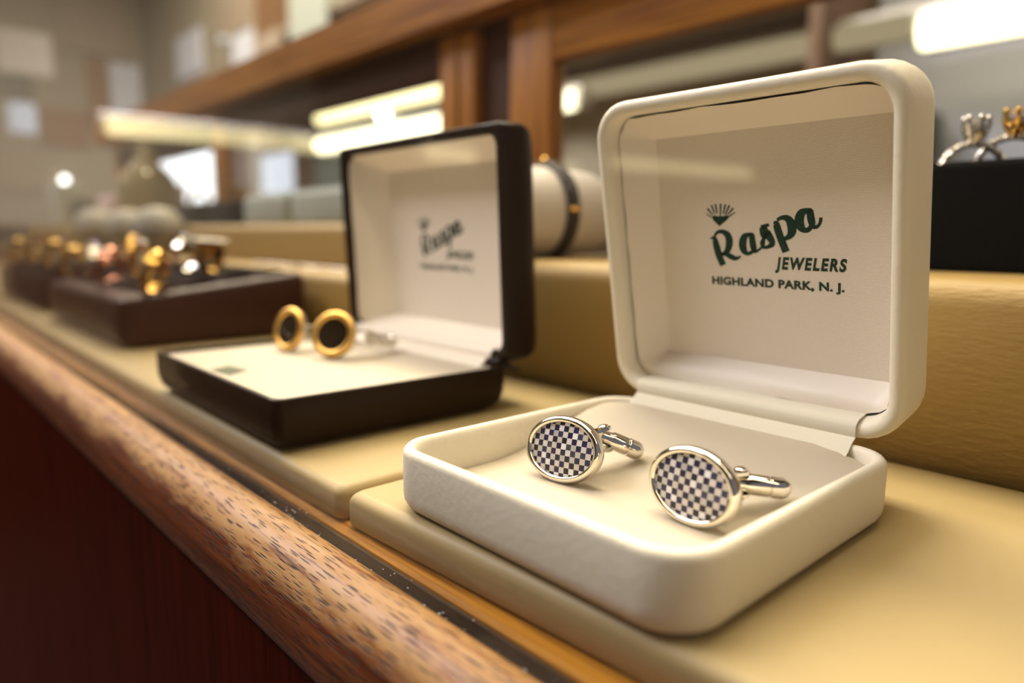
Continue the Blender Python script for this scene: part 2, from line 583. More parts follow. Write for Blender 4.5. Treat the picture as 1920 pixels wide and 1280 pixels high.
def sliding_door(x0, x1, y, zt, ztop, stile, ml, mr, mt):
    f = MB().box(x1 - stile, x1, y, y + 12, -8, ztop, 1.2, 2).build('sliding_door', mr, case)
    MB().box(x0, x0 + stile, y, y + 12, -8, ztop, 1.2, 2).build('door_stile', ml, f)
    MB().box(x0 + stile, x1 - stile, y + 0.6, y + 11.4, zt, ztop, 1.0, 2).build('top_rail', mt, f)
    MB().box(x0 + stile, x1 - stile, y + 0.6, y + 11.4, -8, 34, 1.0, 2).build('bottom_rail', mt, f)
    MB().box(x0 + stile - 3, x1 - stile + 3, y + 4, y + 7, 30, zt + 4).build('door_pane', M['glass'], f, smooth=False)
    return f


sliding_door(-202, 330, 219, 157, 197, 35, M['door_wood'], M['door_wood'], M['door_wood_x'])
sliding_door(-690, -236, 219, 163, 189, 36, M['door_wood'], M['door_wood'], M['dark_wood'])
sliding_door(-1150, -655, 233, 157, 189, 36, M['door_wood'], M['door_wood'], M['dark_wood'])
MB().box(-236, -202, 226, 240, -8, 196).build('door_post', M['dark_wood'], case, smooth=False)
MB().box(-258, -252, 217.6, 219.2, 66.5, 192, 0.5, 2).build('door_bead', M['door_wood'], case)

lamp = thing('case_lamp', 'slim warm strip lamp above the showcase, behind the top of the glass', 'lamp', (0, 10, 301))
MB().box(-350, 350, -13, 13, 0.5, 14, 2).build('lamp_housing', M['steel'], lamp)
for l_ in (case_light,):
    l_.parent = lamp
    l_.location = (0, 0, 0)

# ------------------------------------------------------------------ padded deck and risers
def pad_block(name, x0, x1, y0, y1, z0, z1, rad, m, label, cat, group=None, yl=None):
    """a padded board with soft edges; yl: front edge y at its left end"""
    mb = MB()
    prof = [(rad * 0.3, z0), (0.0, z0 + rad * 0.3), (0, z1 - rad)] + [(rad * (1 - math.cos(R(a))), z1 - rad + rad * math.sin(R(a))) for a in (15, 30, 45, 60, 75, 90)]
    rings = []
    for ins, z in prof:
        ring = []
        for x, y in rrect(x0 + ins, x1 - ins, y0 + ins, y1 - ins, rad, 5):
            if yl is not None:
                u = (x - x0) / min(x1 - x0, 95)
                y += (yl - y0) * max(0, 1 - u) * max(0, 1 - (y - y0) / 60)
            ring.append((x, y, z))
        rings.append(ring)
    mb.loft(rings)
    return tag(mb.build(name, m, angle=60), label, cat, group)


pad_block('deck_pad', -13.2, 320, 1.2, 117.8, -8.2, 0, 2.6, M['beige_leather'], 'beige leatherette deck pad under the white cufflink box', 'pad', 'beige deck pads', yl=-2.6)
pad_block('deck_pad', -1500, -15.6, -3.0, 117.8, -8.2, 0, 2.6, M['beige_leather'], 'long beige leatherette deck pad under the open black box', 'pad', 'beige deck pads')
pad_block('bolster_riser', -185, 320, 119, 217, -8.2, 48.4, 7.5, M['beige_bolster'], 'tall grained beige bolster behind the white box', 'riser', 'padded risers')
pad_block('bolster_riser', -1500, -190, 119, 160, -8.2, 36, 6, M['beige_bolster'], 'low beige bolster step behind the brown ring tray', 'riser', 'padded risers')
pad_block('bolster_riser', -1500, -187, 161, 217, -8.2, 66, 6, M['beige_bolster'], 'upper beige step at the back carrying black ring boxes', 'riser', 'padded risers')

# ------------------------------------------------------------------ lettering shared by both lids (x across, s up the lid, in mm)
SCRIPT=[[(26.05,42.69,0.38),(27.03,42.83,0.76),(27.42,42.21,1.41),(27.80,40.47,1.80),(28.35,38.32,1.80),(29.41,35.86,1.69)],[(27.14,42.56,0.54),(27.69,43.74,0.71),(28.59,44.33,0.87),(29.77,44.33,1.14),(30.83,43.70,1.63),(31.38,42.52,1.85),(31.31,41.06,1.80),(30.80,39.72,1.47),(29.87,38.85,1.03),(28.51,38.54,0.76)],[(28.97,38.82,0.65),(30.45,38.65,1.09),(31.75,38.09,1.36),(32.89,37.70,1.03),(33.92,37.99,0.60),(34.34,38.43,0.33)],[(37.95,43.78,0.65),(36.70,43.67,0.92),(35.62,43.10,1.58),(35.11,41.90,1.90),(35.06,40.60,1.90),(35.47,39.56,1.58),(36.29,39.00,0.92),(37.43,39.44,0.87),(38.10,40.39,0.82)],[(37.49,43.78,1.36),(37.64,42.19,1.58),(37.86,40.64,1.58),(38.22,39.77,1.25),(38.90,39.79,0.65),(39.66,40.32,0.49),(40.12,40.89,0.38)],[(40.00,45.40,0.98),(42.09,46.10,0.71)],[(40.49,45.50,1.80),(40.87,43.99,2.23),(41.37,42.99,1.90)],[(41.31,44.25,1.96),(42.07,43.12,1.80),(42.63,42.19,1.47),(42.60,41.41,1.41),(41.92,40.87,0.92),(40.84,40.59,0.71),(39.90,40.73,0.49)],[(41.47,43.49,0.54),(40.61,42.60,0.87),(40.25,41.58,1.20),(40.33,40.69,0.76)],[(43.15,46.44,0.38),(43.80,46.23,1.52),(44.32,44.50,1.74),(45.00,42.51,1.74),(46.11,39.64,1.74)],[(44.08,47.12,0.76),(45.26,47.64,0.92),(46.53,47.48,1.47),(47.35,46.57,1.96),(47.67,45.35,2.07),(47.55,44.21,1.90),(46.92,43.27,1.31),(45.67,42.62,0.76)],[(52.37,49.29,0.71),(51.04,49.13,1.20),(49.98,48.58,1.80),(49.49,47.52,2.07),(49.47,46.31,2.07),(49.87,45.35,1.80),(50.65,44.74,1.20),(51.58,44.89,1.09),(52.20,45.70,0.92)],[(51.93,49.37,1.36),(52.06,47.96,1.63),(52.33,46.53,1.58),(52.63,45.65,1.14),(53.40,45.45,0.76),(54.07,46.11,0.65),(54.36,47.00,0.71),(54.37,47.57,0.65)]]
RAYS=[[(25.33,48.90,0.16),(26.67,48.00,0.24)],[(25.71,50.21,0.33),(27.12,48.52,0.19)],[(26.91,51.05,0.33),(27.68,48.85,0.22)],[(28.02,51.28,0.33),(28.39,48.92,0.24)],[(29.50,51.34,0.33),(29.28,48.43,0.24)],[(30.80,51.13,0.33),(30.10,48.81,0.24)],[(31.88,50.84,0.33),(30.67,48.62,0.24)],[(32.91,50.17,0.33),(31.25,48.53,0.19)],[(33.34,49.14,0.16),(31.39,47.99,0.24)]]
HEART=[(27.09,48.07),(27.71,48.35),(28.59,48.13),(29.24,48.23),(29.91,48.11),(30.66,48.36),(31.57,48.04),(30.84,47.32),(29.98,46.70),(28.91,45.97),(27.98,46.77),(27.35,47.36)]



def stroke(mb, pts, y0, y1, dx=0, ds=0, fat=1.06):
    """a flat printed brush stroke of varying width, lying on the lid's lining"""
    P_ = []
    for i in range(len(pts) - 1):
        p0, p1, p2, p3 = pts[max(i - 1, 0)], pts[i], pts[i + 1], pts[min(i + 2, len(pts) - 1)]
        for k in range(6):
            t_ = k / 6
            P_.append(tuple(0.5 * (2 * p1[c] + (p2[c] - p0[c]) * t_ + (2 * p0[c] - 5 * p1[c] + 4 * p2[c] - p3[c]) * t_ ** 2 + (3 * p1[c] - p0[c] - 3 * p2[c] + p3[c]) * t_ ** 3) for c in range(3)))
    P_.append(pts[-1])
    P_ = [(x, s, w * fat) for x, s, w in P_]
    L_, R_ = [], []
    for i, (x, s, w) in enumerate(P_):
        a, b = P_[max(i - 1, 0)], P_[min(i + 1, len(P_) - 1)]
        dx_, ds_ = b[0] - a[0], b[1] - a[1]
        n = math.hypot(dx_, ds_) or 1
        ox, os_ = -ds_ / n * w / 2, dx_ / n * w / 2
        L_.append((x + ox + dx, s + os_ + ds))
        R_.append((x - ox + dx, s - os_ + ds))
    for i in range(len(P_) - 1):
        q = (L_[i], L_[i + 1], R_[i + 1], R_[i])
        mb.add([(x, y0, s) for x, s in q] + [(x, y1, s) for x, s in q], [(0, 1, 2, 3), (7, 6, 5, 4), (0, 4, 5, 1), (2, 6, 7, 3)])


def flat_poly(mb, poly, y0, y1, dx=0, ds=0):
    mb.loft([[(x + dx, y0, s + ds) for x, s in poly], [(x + dx, y1, s + ds) for x, s in poly]])


def text_tris(body, offset=0.0, shear=0.0, spacing=1.0):
    c = bpy.data.curves.new('tmp_text', 'FONT')
    c.body = body
    c.offset = offset
    c.shear = shear
    c.space_character = spacing
    o = bpy.data.objects.new('tmp_text', c)
    COL.objects.link(o)
    bpy.context.view_layer.update()
    me = bpy.data.meshes.new_from_object(o.evaluated_get(bpy.context.evaluated_depsgraph_get()))
    vs = [(v.co.x, v.co.y) for v in me.vertices]
    fs = [tuple(p.vertices) for p in me.polygons]
    bpy.data.objects.remove(o)
    bpy.data.curves.remove(c)
    bpy.data.meshes.remove(me)
    return vs, fs


TEXTS = [('JEWELERS', (43.3, 60.15, 35.55, 38.4), 0.045, 0.2, 1.25), ('HIGHLAND PARK, N. J.', (26.0, 59.6, 30.45, 32.9), 0.042, 0.0, 1.05)]
TEXTS = [(b, q, *text_tris(b, off, sh, sp)) for b, q, off, sh, sp in TEXTS]


def print_logo(lid, y, dx=0, ds=0):
    a, b = y - 0.05, y + 0.02
    mb = MB()
    for s in SCRIPT:
        stroke(mb, s, a, b, dx, ds)
    mb.build('script_lettering', M['ink'], lid, smooth=False)
    mb = MB()
    for s in RAYS:
        stroke(mb, s, a, b, dx, ds, 1.5)
    hx, hs = 29.1, 47.5
    flat_poly(mb, [(hx + (x - hx) * 1.12, hs + (s - hs) * 1.15) for x, s in HEART], a, b, dx, ds)
    mb.build('crown_emblem', M['ink'], lid, smooth=False)
    mb = MB()
    for body, (x0, x1, s0, s1), vs, fs in TEXTS:
        ax0, ax1 = min(v[0] for v in vs), max(v[0] for v in vs)
        cap0, cap1 = 0.0, max(v[1] for v in vs)
        base = s0 if body[0] == 'J' else s0 + 0.45
        mb.add([(x0 + (v[0] - ax0) / (ax1 - ax0) * (x1 - x0) + dx, a, base + (v[1] - cap0) / (cap1 - cap0) * (s1 - base) + ds) for v in vs], fs)
    mb.build('block_lettering', M['ink'], lid, smooth=False)


# ------------------------------------------------------------------ the white box
def lid_matrix(o, D, h, ang):
    o.location = Vector((0, D, h)) * MM
    o.rotation_euler = (R(90 - ang), 0, 0)


wbx = thing('cufflink_box', 'open white leatherette box with blue checkered cufflinks on its cream pad', 'gift box', (0, 0, 0), (0, 0, R(-0.395)))
WW, WD, WH, WS, WT = 76.0, 77.7, 13.9, 77.9, 15.7
mb = MB()
prof = [(4.2, 0.0), (2.2, 0.35), (0.9, 1.2), (0.2, 2.6), (0, 4.2), (0, WH - 1.6), (0.25, WH - 0.75), (0.8, WH - 0.15), (1.5, WH), (2.2, WH - 0.25), (2.7, WH - 1.0), (2.9, WH - 2.2), (3.0, 3.0)]
mb.loft([[(x, y, z) for x, y in rrect(i, WW - i, i, WD - i, 9.5 - i * 0.8)] for i, z in prof], True, True)
mb.build('tray', M['white_leather'], wbx, angle=60)


def white_pad(x, y):
    z = 4.9 + 8.1 * sstep(28, 68, y)
    if x > 60 and y > 62:
        z -= 1.9 * sstep(60, 72, x) * sstep(62, 73, y)
    return z


mb = MB()
ring0 = rrect(3.05, WW - 3.05, 3.05, WD - 3.05, 7)
rings = [[(38 + (x - 38) * k, 39 + (y - 39) * k, 3.2) for x, y in ring0] for k in (0.02, 1.0)]
for k in [1.0 - j / 22 for j in range(22)] + [0.01]:
    ring = []
    for x, y in ring0:
        px_, py_ = 38 + (x - 38) * k, 39 + (y - 39) * k
        e = max(0, (k - 0.985) / 0.015)
        ring.append((px_, py_, white_pad(px_, py_) - 0.3 * e))
    rings.append(ring)
mb.loft(rings)
tag(mb.build('pad', M['pad_card'], wbx, angle=60), 'cream card pad')

lid = MB()
prof = [(5.0, WT), (2.6, WT - 0.35), (1.0, WT - 1.3), (0.25, WT - 2.6), (0, WT - 4.5), (0, 2.0), (0.2, 1.0), (0.8, 0.25), (1.7, 0.0), (2.7, 0.25), (3.3, 1.0), (3.6, 2.2), (3.75, 4.0), (3.9, 8.0), (4.0, 13.2)]
lid.loft([[(x, d, s) for x, s in rrect(i, WW - i, i, WS - i, 9.5 - i * 0.8)] for i, d in prof], True, True)
wl = lid.build('lid', M['white_leather'], wbx, angle=60)
lid_matrix(wl, WD, WH + 0.7, 79.2)


def lining(lid, x0, x1, s0, s1, d0, px0, px1, ps0, ps1, d1, r0, puff, msat, mweave):
    """satin sides falling from the rim to a woven back panel"""
    n_side = 20

    def rect(a0, a1, b0, b1, r):
        return rrect(a0, a1, b0, b1, r, 5)
    sides = MB()
    rings = []
    for k in range(7):
        u = k / 6
        rr = rect(x0 + (px0 - x0) * u, x1 + (px1 - x1) * u, s0 + (ps0 - s0) * u, s1 + (ps1 - s1) * u, r0 * (1 - u) + 0.25)
        ring = []
        for x, s in rr:
            d = d0 + (d1 - d0) * u
            low = 1 - sstep(s0 + 2, s0 + 12, s)
            d -= puff * math.sin(math.pi * u) * (0.35 + 0.9 * low) * (0.8 + 0.25 * math.sin(x * 0.13 + s * 0.11))
            if k == 0:
                g = 0.3 * math.sin(x * 0.9 + s * 0.7) * math.sin(x * 0.31 - s * 0.23)
                mx, ms = (x0 + x1) / 2, (s0 + s1) / 2
                x, s = x - g * (x - mx) / 40, s - g * (s - ms) / 40
            ring.append((x, d, s))
        rings.append(ring)
    sides.loft(rings, False, False)
    sides.build('satin_lining', msat, lid, angle=32)
    p = MB()
    pr = rect(px0 - 0.3, px1 + 0.3, ps0 - 0.3, ps1 + 0.3, 0.3)
    p.loft([[(x, d1 + 0.9, s) for x, s in pr], [(x, d1, s) for x, s in pr]])
    p.build('woven_panel', mweave, lid, smooth=False)


lining(wl, 4.25, WW - 4.25, 4.25, WS - 4.25, 5.0, 11.2, 69.3, 10.2, 67.6, 11.0, 5.5, 1.5, M['cream_satin'], M['weave'])
print_logo(wl, 11.0, dx=-0.2, ds=-0.75)
# grosgrain flap from the pad up over the lid's lower rim
a = R(79.2)


def lid_pt(D, h, ang, s, d):
    a_ = R(ang)
    return (D - s * math.cos(a_) + d * math.sin(a_), h + s * math.sin(a_) + d * math.cos(a_))


def flap(parent, x0, x1, D, h, ang, pts, m):
    path = [(p[1], p[2]) if p[0] == 'b' else lid_pt(D, h, ang, p[1], p[2]) for p in pts]
    mb = MB()
    n = 16
    rings = []
    for k in range(n + 1):
        x = x0 + (x1 - x0) * k / n
        rings.append([(x, y, z) for y, z in path] + [(x, y + 0.25, z - 0.25) for y, z in reversed(path)])
    mb.loft(rings)
    return mb.build('hinge_flap', m, parent, angle=60)


flap(wbx, 7.5, 66.5, WD, WH + 0.7, 79.2, [('b', 71.6, 11.4), ('b', 73.6, 12.6), ('b', 75.4, 14.3), ('l', 0.8, -0.55), ('l', 2.2, -0.62), ('l', 3.6, -0.2), ('l', 4.35, 1.2), ('l', 4.4, 3.5), ('l', 4.3, 6.5)], M['grosgrain'])

# ------------------------------------------------------------------ the black box
bbx = thing('cufflink_box', 'open black leather box holding round gold-rimmed cufflinks', 'gift box', (-151.66, -2.49, 0), (0, 0, R(-0.656)))
BW, BD, BH, BS, BT = 104.95, 80.8, 15.1, 78.4, 17.8
mb = MB()
prof = [(7, 0.0), (4.0, 0.5), (1.9, 1.8), (0.7, 3.8), (0.15, 6.2), (0, 8.5), (0, BH - 0.8), (0.25, BH - 0.2), (0.8, BH), (1.4, BH - 0.2), (1.7, BH - 0.9), (1.8, 4)]
mb.loft([[(x, y, z) for x, y in rrect(i, BW - i, i, BD - i, 3.0 + min(i, 4) * 0.6)] for i, z in prof], True, True)
mb.build('tray', M['black_leather'], bbx, angle=50)
mb = MB()
ring0 = rrect(1.9, BW - 1.9, 1.9, BD - 1.9, 2.5)
rings = [[(52 + (x - 52) * k, 40 + (y - 40) * k, 4.2) for x, y in ring0] for k in (0.02, 1.0)]


def black_pad(x, y):
    return 13.5 + 1.1 * sstep(60, 100, x) * (1 - sstep(53, 56, y)) + 0.7 * sstep(60, 78, y)


for k in [1.0 - j / 22 for j in range(22)] + [0.01]:
    rings.append([(52 + (x - 52) * k, 40 + (y - 40) * k, black_pad(52 + (x - 52) * k, 40 + (y - 40) * k)) for x, y in ring0])
mb.loft(rings)
tag(mb.build('pad', M['pad_card'], bbx, angle=60), 'cream card pad')
M['stamp'] = leather('green_stamp', (0.085, 0.10, 0.055), 0.7, 1.4, 0.1, vary=0.4)
mb = MB()
sq = [(43.6, 5.0), (39.8, 12.5), (51.4, 14.4), (56.6, 6.4)]
mb.loft([[(x, y, 13.49) for x, y in sq], [(x, y, 13.6) for x, y in sq]])
mb.build('printed_square', M['stamp'], bbx, smooth=False)
lid = MB()
prof = [(10, BT), (5.5, BT - 0.5), (2.6, BT - 1.8), (0.9, BT - 4.2), (0.2, BT - 7), (0, BT - 9), (0, 0.8), (0.25, 0.2), (0.9, 0.0), (2.4, 0.1), (3.2, 0.6), (3.4, 2.2), (3.5, 6), (3.6, 15)]
lid.loft([[(x, d, s) for x, s in rrect(i, BW - i, i, BS - i, 2.2 + min(i, 6) * 0.7)] for i, d in prof], True, True)
bl = lid.build('lid', M['black_leather'], bbx, angle=50)
lid_matrix(bl, BD, BH + 0.5, 87.0)
lining(bl, 3.1, BW - 3.1, 3.1, BS - 3.1, 2.6, 18.0, 91.0, 8.2, 67.8, 12.6, 1.2, 0.8, M['cream_satin'], M['weave'])
print_logo(bl, 12.6, dx=13.2, ds=-2.4)
flap(bbx, 4.5, 96.5, BD, BH + 0.5, 87.0, [('b', 74.0, 13.9), ('b', 76.2, 14.6), ('b', 78.2, 16.2), ('l', 0.8, -0.5), ('l', 2.4, -0.5), ('l', 3.6, 0.2), ('l', 4.0, 1.6), ('l', 4.0, 4.0)], M['cream_satin'])
mb = MB()
for xx in (1.0, 98.5):
    MB().tube([(xx + k * 0.7, BD - 3.4 + 0.2 * k, BH + 0.9) for k in range(8)], 1.5, 10).build('hinge_spine', M['black_leather'], bbx)
mb.tube([(BW - 4, BD + 1.0, BH - 0.3), (BW + 0.5, BD + 1.2, BH - 0.5), (BW + 3.2, BD + 1.6, BH - 1.0)], [1.1, 0.9, 0.6], 8)
mb.build('hinge_tab', M['black_leather'], bbx)


# ------------------------------------------------------------------ cufflinks
def ell(a, b, y, n=64):
    return [(a * math.cos(2 * math.pi * k / n), y, b * math.sin(2 * math.pi * k / n)) for k in range(n)]


def cufflink(name, label, cat, group, C, yaw, tilt, roll, riv, tip, a, b, thick, faces):
    """faces -Y; C: centre of the face; tip: where the end of the toggle rests"""
    t_ = thing(name, label, cat, (0, 0, 0), group=group)
    m3 = Matrix.Rotation(-R(yaw), 3, 'Z') @ Matrix.Rotation(-R(tilt), 3, 'X') @ Matrix.Rotation(R(roll), 3, 'Y')
    t_.matrix_world = Matrix.Translation(Vector(C) * MM) @ m3.to_4x4()
    T = m3.transposed() @ (Vector(tip) - Vector(C))
    RV = m3.transposed() @ (Vector(riv) - Vector(C))
    bez = MB()
    if faces == 'checker':
        pr = [(2.6, thick + 0.5), (0.6, thick), (0.05, thick - 0.9), (0, 1.2), (0.12, 0.55), (0.5, 0.08), (0.95, 0), (1.3, 0.15), (1.5, 0.6), (1.62, 1.2)]
        bez.loft([ell(a - i, b - i, y) for i, y in pr])
        bez.build('bezel', M['silver'], t_, angle=60)
        inl = MB()
        ia, ib = a - 1.55, b - 1.55
        inl.loft([ell(ia, ib, 1.3), ell(ia, ib, 0.78)] + [ell(ia * k, ib * k, 0.78 - 0.45 * (1 - k * k)) for k in (0.85, 0.65, 0.45, 0.25, 0.05)])
        inl.build('checkered_inlay', M['checker'], t_, angle=60)
    else:
        pr = [(3, thick + 0.4), (0.9, thick), (0.1, thick - 0.8), (0, 1.8), (0.2, 1.2), (1.2, 1.0)]
        bez.loft([ell(a - i, b - i, y) for i, y in pr])
        bez.build('bezel', M['silver'], t_, angle=60)
        rim = MB()
        pr = [(0.5, 1.4), (0.35, 0.7), (0.6, 0.1), (1.2, -0.25), (2.1, -0.3), (2.7, 0.0), (3.0, 0.6), (3.1, 1.2)]
        rim.loft([ell(a - i, b - i, y) for i, y in pr])
        rim.build('gold_rim', M['gold_knurl'], t_, angle=60)
        st = MB()
        ia, ib = a - 3.0, b - 3.0
        st.loft([ell(ia, ib, 1.1), ell(ia, ib, 0.35)] + [ell(ia * k, ib * k, 0.35 - 0.5 * (1 - k * k)) for k in (0.85, 0.65, 0.45, 0.25, 0.05)])
        st.build('smoky_stone', M['stone_dark'], t_, angle=60)
    P0 = Vector((0, thick - 0.3, 0))
    pd = (RV - P0).normalized()
    px_ = pd.cross(Vector((0, 0, 1))).normalized()
    pz = px_.cross(pd)
    pl = (RV - P0).length
    post = MB()
    for z in (2.15, -2.15):
        prof_ = [(-2.3, 0), (2.3, 0), (2.0, pl - 2.5), (1.7, pl + 0.7), (0.8, pl + 1.6), (-0.8, pl + 1.6), (-1.7, pl + 0.7), (-2.0, pl - 2.5)]
        post.loft([[P0 + px_ * x + pd * y + pz * (z + q) for x, y in prof_] for q in (-0.32, 0.32)])
    post.lathe([(2.8, thick - 0.2), (2.7, thick + 0.5), (1.6, thick + 0.9)], (0, 0, 0), (0, 1, 0), 20)
    post.build('post', M['silver'], t_, angle=35)
    riv_ = MB().lathe([(0.3, -3.1), (0.9, -3.0), (1.1, -2.65), (0.6, -2.45), (0.6, 2.45), (1.25, 2.5), (1.25, 2.85), (0.8, 3.15), (0.1, 3.25)], RV, pz, 18)
    riv_.build('rivet', M['silver'], t_)
    d = T - RV
    L = d.length
    r_ = 2.05
    tog = MB().lathe([(0.4, -1.7), (1.4, -1.4), (1.7, -0.4), (1.7, 0.8), (r_, 1.5), (r_, L - 4.2), (r_ - 0.16, L - 4.05), (r_ - 0.16, L - 3.85), (r_ + 0.05, L - 3.7), (r_ + 0.05, L - 1.7), (r_ - 0.3, L - 0.85), (r_ - 1.0, L - 0.2), (0.3, L)], RV, d, 26)
    tog.build('toggle', M['silver'], t_, angle=40)
    return t_


cufflink('cufflink', 'oval cufflink with blue and pearl checks, nearer the black box', 'cufflink', 'checkered cufflinks', (23.9, 29.0, 12.2), -6, 15, -3, (27.6, 40.0, 13.3), (33.3, 46.2, 10.0), 9.9, 7.3, 3.3, 'checker')
cufflink('cufflink', 'oval checkered cufflink nearest the right side of the white box', 'cufflink', 'checkered cufflinks', (56.0, 29.6, 12.4), 2, 8, 1, (60.6, 40.0, 11.9), (67.8, 45.8, 11.2), 9.7, 7.4, 3.3, 'checker')
cufflink('cufflink', 'gold-rimmed dark oval cufflink nearer the lid of the black box', 'cufflink', 'gold-rimmed cufflinks', (-102.1, 43.0, 22.7), -26, 18, 0, (-101.6, 58.0, 20.0), (-101.5, 70.2, 17.2), 9.4, 8.9, 3.0, 'gold')
cufflink('cufflink', 'gold-rimmed dark oval cufflink at the outer left, farther from the lid', 'cufflink', 'gold-rimmed cufflinks', (-127.7, 38.0, 22.3), -14, 15, 0, (-126.4, 52.0, 19.5), (-125.5, 63.0, 17.0), 8.4, 8.8, 3.0, 'gold')

# ------------------------------------------------------------------ brown ring tray with rings
tray = thing('ring_tray', 'dark brown leather wedge tray full of gold and gem rings', 'ring tray', (-435, 12, 0))
TW, TD = 178, 100
mb = MB()
prof = [(3, 0, 0), (0.6, 0.08, 0), (0, 0.2, 0), (0, 0.86, 0), (0.8, 0.95, 0), (2.6, 1.0, 0), (6, 1.0, 0)]


def tray_top(y):
    return 25.5 + 10.5 * max(0, min(1, (y - 4) / (TD - 12)))


mb.loft([[(x, y, tray_top(y) * f) for x, y in rrect(i, TW - i, i, TD - i, 7 - i * 0.5)] for i, f, _ in prof])
mb.build('tray_body', M['brown_leather'], tray, angle=50)
mb = MB()
for row in range(4):
    y0 = 15 + row * 20
    pts = []
    for k in range(11):
        a_ = math.pi * k / 10
        pts.append((y0 + 9 - 9.6 * math.cos(a_), tray_top(y0 + 9) - 0.6 + 3.4 * math.sin(a_)))
    mb.loft([[(x, y, z) for y, z in pts] for x in (10, TW - 10)], True, True)
tag(mb.build('velvet_rolls', M['velvet'], tray, angle=40), 'black velvet slotted rolls')
stand = thing('ring_tray', 'low black velvet ring stand behind the brown tray', 'ring tray', (-690, 16, 0))
MB().box(0, 215, 0, 88, 0, 27, 5).build('stand_body', M['velvet'], stand)
MB().box(8, 207, 8, 80, 26.5, 31, 2).build('velvet_top', M['velvet'], stand)


def ring(label, C, yaw, R1, w, metal, head, stone=None, lean=12, group='rings in the trays'):
    """a finger ring standing in its slot: band plus head"""
    t_ = thing('finger_ring', label, 'ring', C, (R(-lean), 0, R(yaw)), group)
    band = MB()
    n = 36
    rings_ = []
    for k in range(n):
        a_ = 2 * math.pi * k / n
        f = 0.5 + 0.5 * math.cos(a_)          # 1 at the top
        hw = w * (0.55 + (0.75 if head == 'signet' else 0.3) * f)
        th = 1.0 + (1.6 if head == 'signet' else 0.4) * f ** 2
        c_, s_ = math.sin(a_), math.cos(a_)
        rings_.append([(c_ * (R1 + q * th), yy, s_ * (R1 + q * th)) for q, yy in ((0, -hw), (1, -hw * 0.8), (1, hw * 0.8), (0, hw))])
    rings_.append(rings_[0])
    band.loft(rings_, False, False)
    band.build('band', metal, t_, angle=50)
    if head == 'signet':
        MB().lathe([(3, R1 + 0.8), (w * 2.0, R1 + 2.0), (w * 2.1, R1 + 2.9), (w * 1.9, R1 + 3.2)], (0, 0, 0), (0, 0, 1), 24, 1.0, 1.15).build('signet_face', stone or metal, t_)
    elif head == 'gem':
        MB().lathe([(0.6, R1 + 0.8), (2.6, R1 + 3.0), (3.0, R1 + 3.6), (2.0, R1 + 4.6), (0.2, R1 + 4.7)], (0, 0, 0), (0, 0, 1), 8).build('gem', stone, t_, smooth=False)
        p_ = MB()
        for k in range(4):
            a_ = math.pi / 4 + math.pi / 2 * k
            p_.tube([(1.0 * math.cos(a_), 1.0 * math.sin(a_), R1 + 0.6), (2.9 * math.cos(a_), 2.9 * math.sin(a_), R1 + 3.4), (2.5 * math.cos(a_), 2.5 * math.sin(a_), R1 + 4.2)], 0.4, 6)
        p_.build('prongs', metal, t_)
    elif head == 'cluster':
        c_ = MB()
        for k in range(9):
            a_ = 2 * math.pi * k / 8
            rr_ = 0 if k == 8 else 3.1
            c_.lathe([(0.5, 0), (1.5, 1.0), (1.0, 1.7), (0.1, 1.8)], (rr_ * math.cos(a_), rr_ * math.sin(a_), R1 + 1.6 + (0.7 if k == 8 else 0)), (0.25 * math.cos(a_), 0.25 * math.sin(a_), 1), 7)
        c_.build('gem_cluster', stone, t_, smooth=False)
    elif head == 'dome':
        MB().ball((0, 0, R1 + 0.6), 4.6, 16, 10, (1.25, 0.85, 0.75)).build('dome', stone or metal, t_)
    return t_


RN = [('big polished gold wedge ring leaning at the front of the brown tray', (-262, 30, 37), -40, 9.2, 4.2, M['gold'], 'dome', None, 20),
      ('wide yellow gold signet ring with pale flat top, nearest the black box', (-318, 78, 42), -48, 9.4, 5.2, M['gold'], 'signet', M['paste'], 4),
      ('silver-white ring beside the wide gold signet', (-337, 70, 44), -60, 8.8, 3.2, M['silver'], 'gem', M['stone_white'], 8),
      ('gold cluster ring behind the big wedge ring', (-362, 46, 44), -20, 8.8, 2.6, M['gold'], 'cluster', M['gold'], 8),
      ('gold ring with orange glint beside the wedge ring', (-311, 38, 41), 15, 8.2, 2.6, M['gold'], 'gem', M['stone_white'], 8),
      ('thick rose gold ring at the front of the brown tray', (-343, 29, 37), -50, 9, 5, M['rose'], 'dome', None, 14),
      ('diamond ring with two bright stones near the rose gold ring', (-388, 30, 39), -15, 8.2, 2.8, M['silver'], 'cluster', M['stone_white'], 10),
      ('ring with violet-blue stone at the left end of the brown tray', (-410, 36, 40), -10, 8.2, 2.4, M['silver'], 'gem', M['stone_purple'], 8),
      ('narrow gold ring next to the violet stone', (-424, 26, 37), 25, 8.0, 2.2, M['gold'], 'dome', None, 8),
      ('yellow gold ring on the black stand, toward the brown tray', (-505, 30, 40), 30, 8.2, 3.0, M['gold'], 'dome', None, 8),
      ('violet-blue gem ring on the black stand', (-530, 40, 42), 30, 8.0, 2.4, M['silver'], 'gem', M['stone_purple'], 8),
      ('dark red stone ring in the middle of the black stand', (-590, 32, 41), 30, 8.4, 2.6, M['gold'], 'gem', M['stone_red'], 8),
      ('plain gold ring at the far end of the black stand', (-655, 28, 40), 30, 8.4, 3.0, M['gold'], 'dome', None, 8)]
for args in RN:
    ring(args[0], args[1], *args[2:])

# chain lying on the low riser
mb = MB()
for k in range(46):
    x = -400 + k * 3.0
    mb.lathe([(0.4, 0), (1.3, 0.9), (1.0, 1.7), (0.1, 1.9)], (x, 140 + 1.2 * math.sin(k * 0.35), 36.0), (0.1 * math.sin(k * 2.1), 0.1 * math.cos(k * 1.3), 1), 7)
tag(mb.build('tennis_bracelet', M['paste'], smooth=False), 'sparkling white stone bracelet laid straight along the low beige step', 'bracelet')

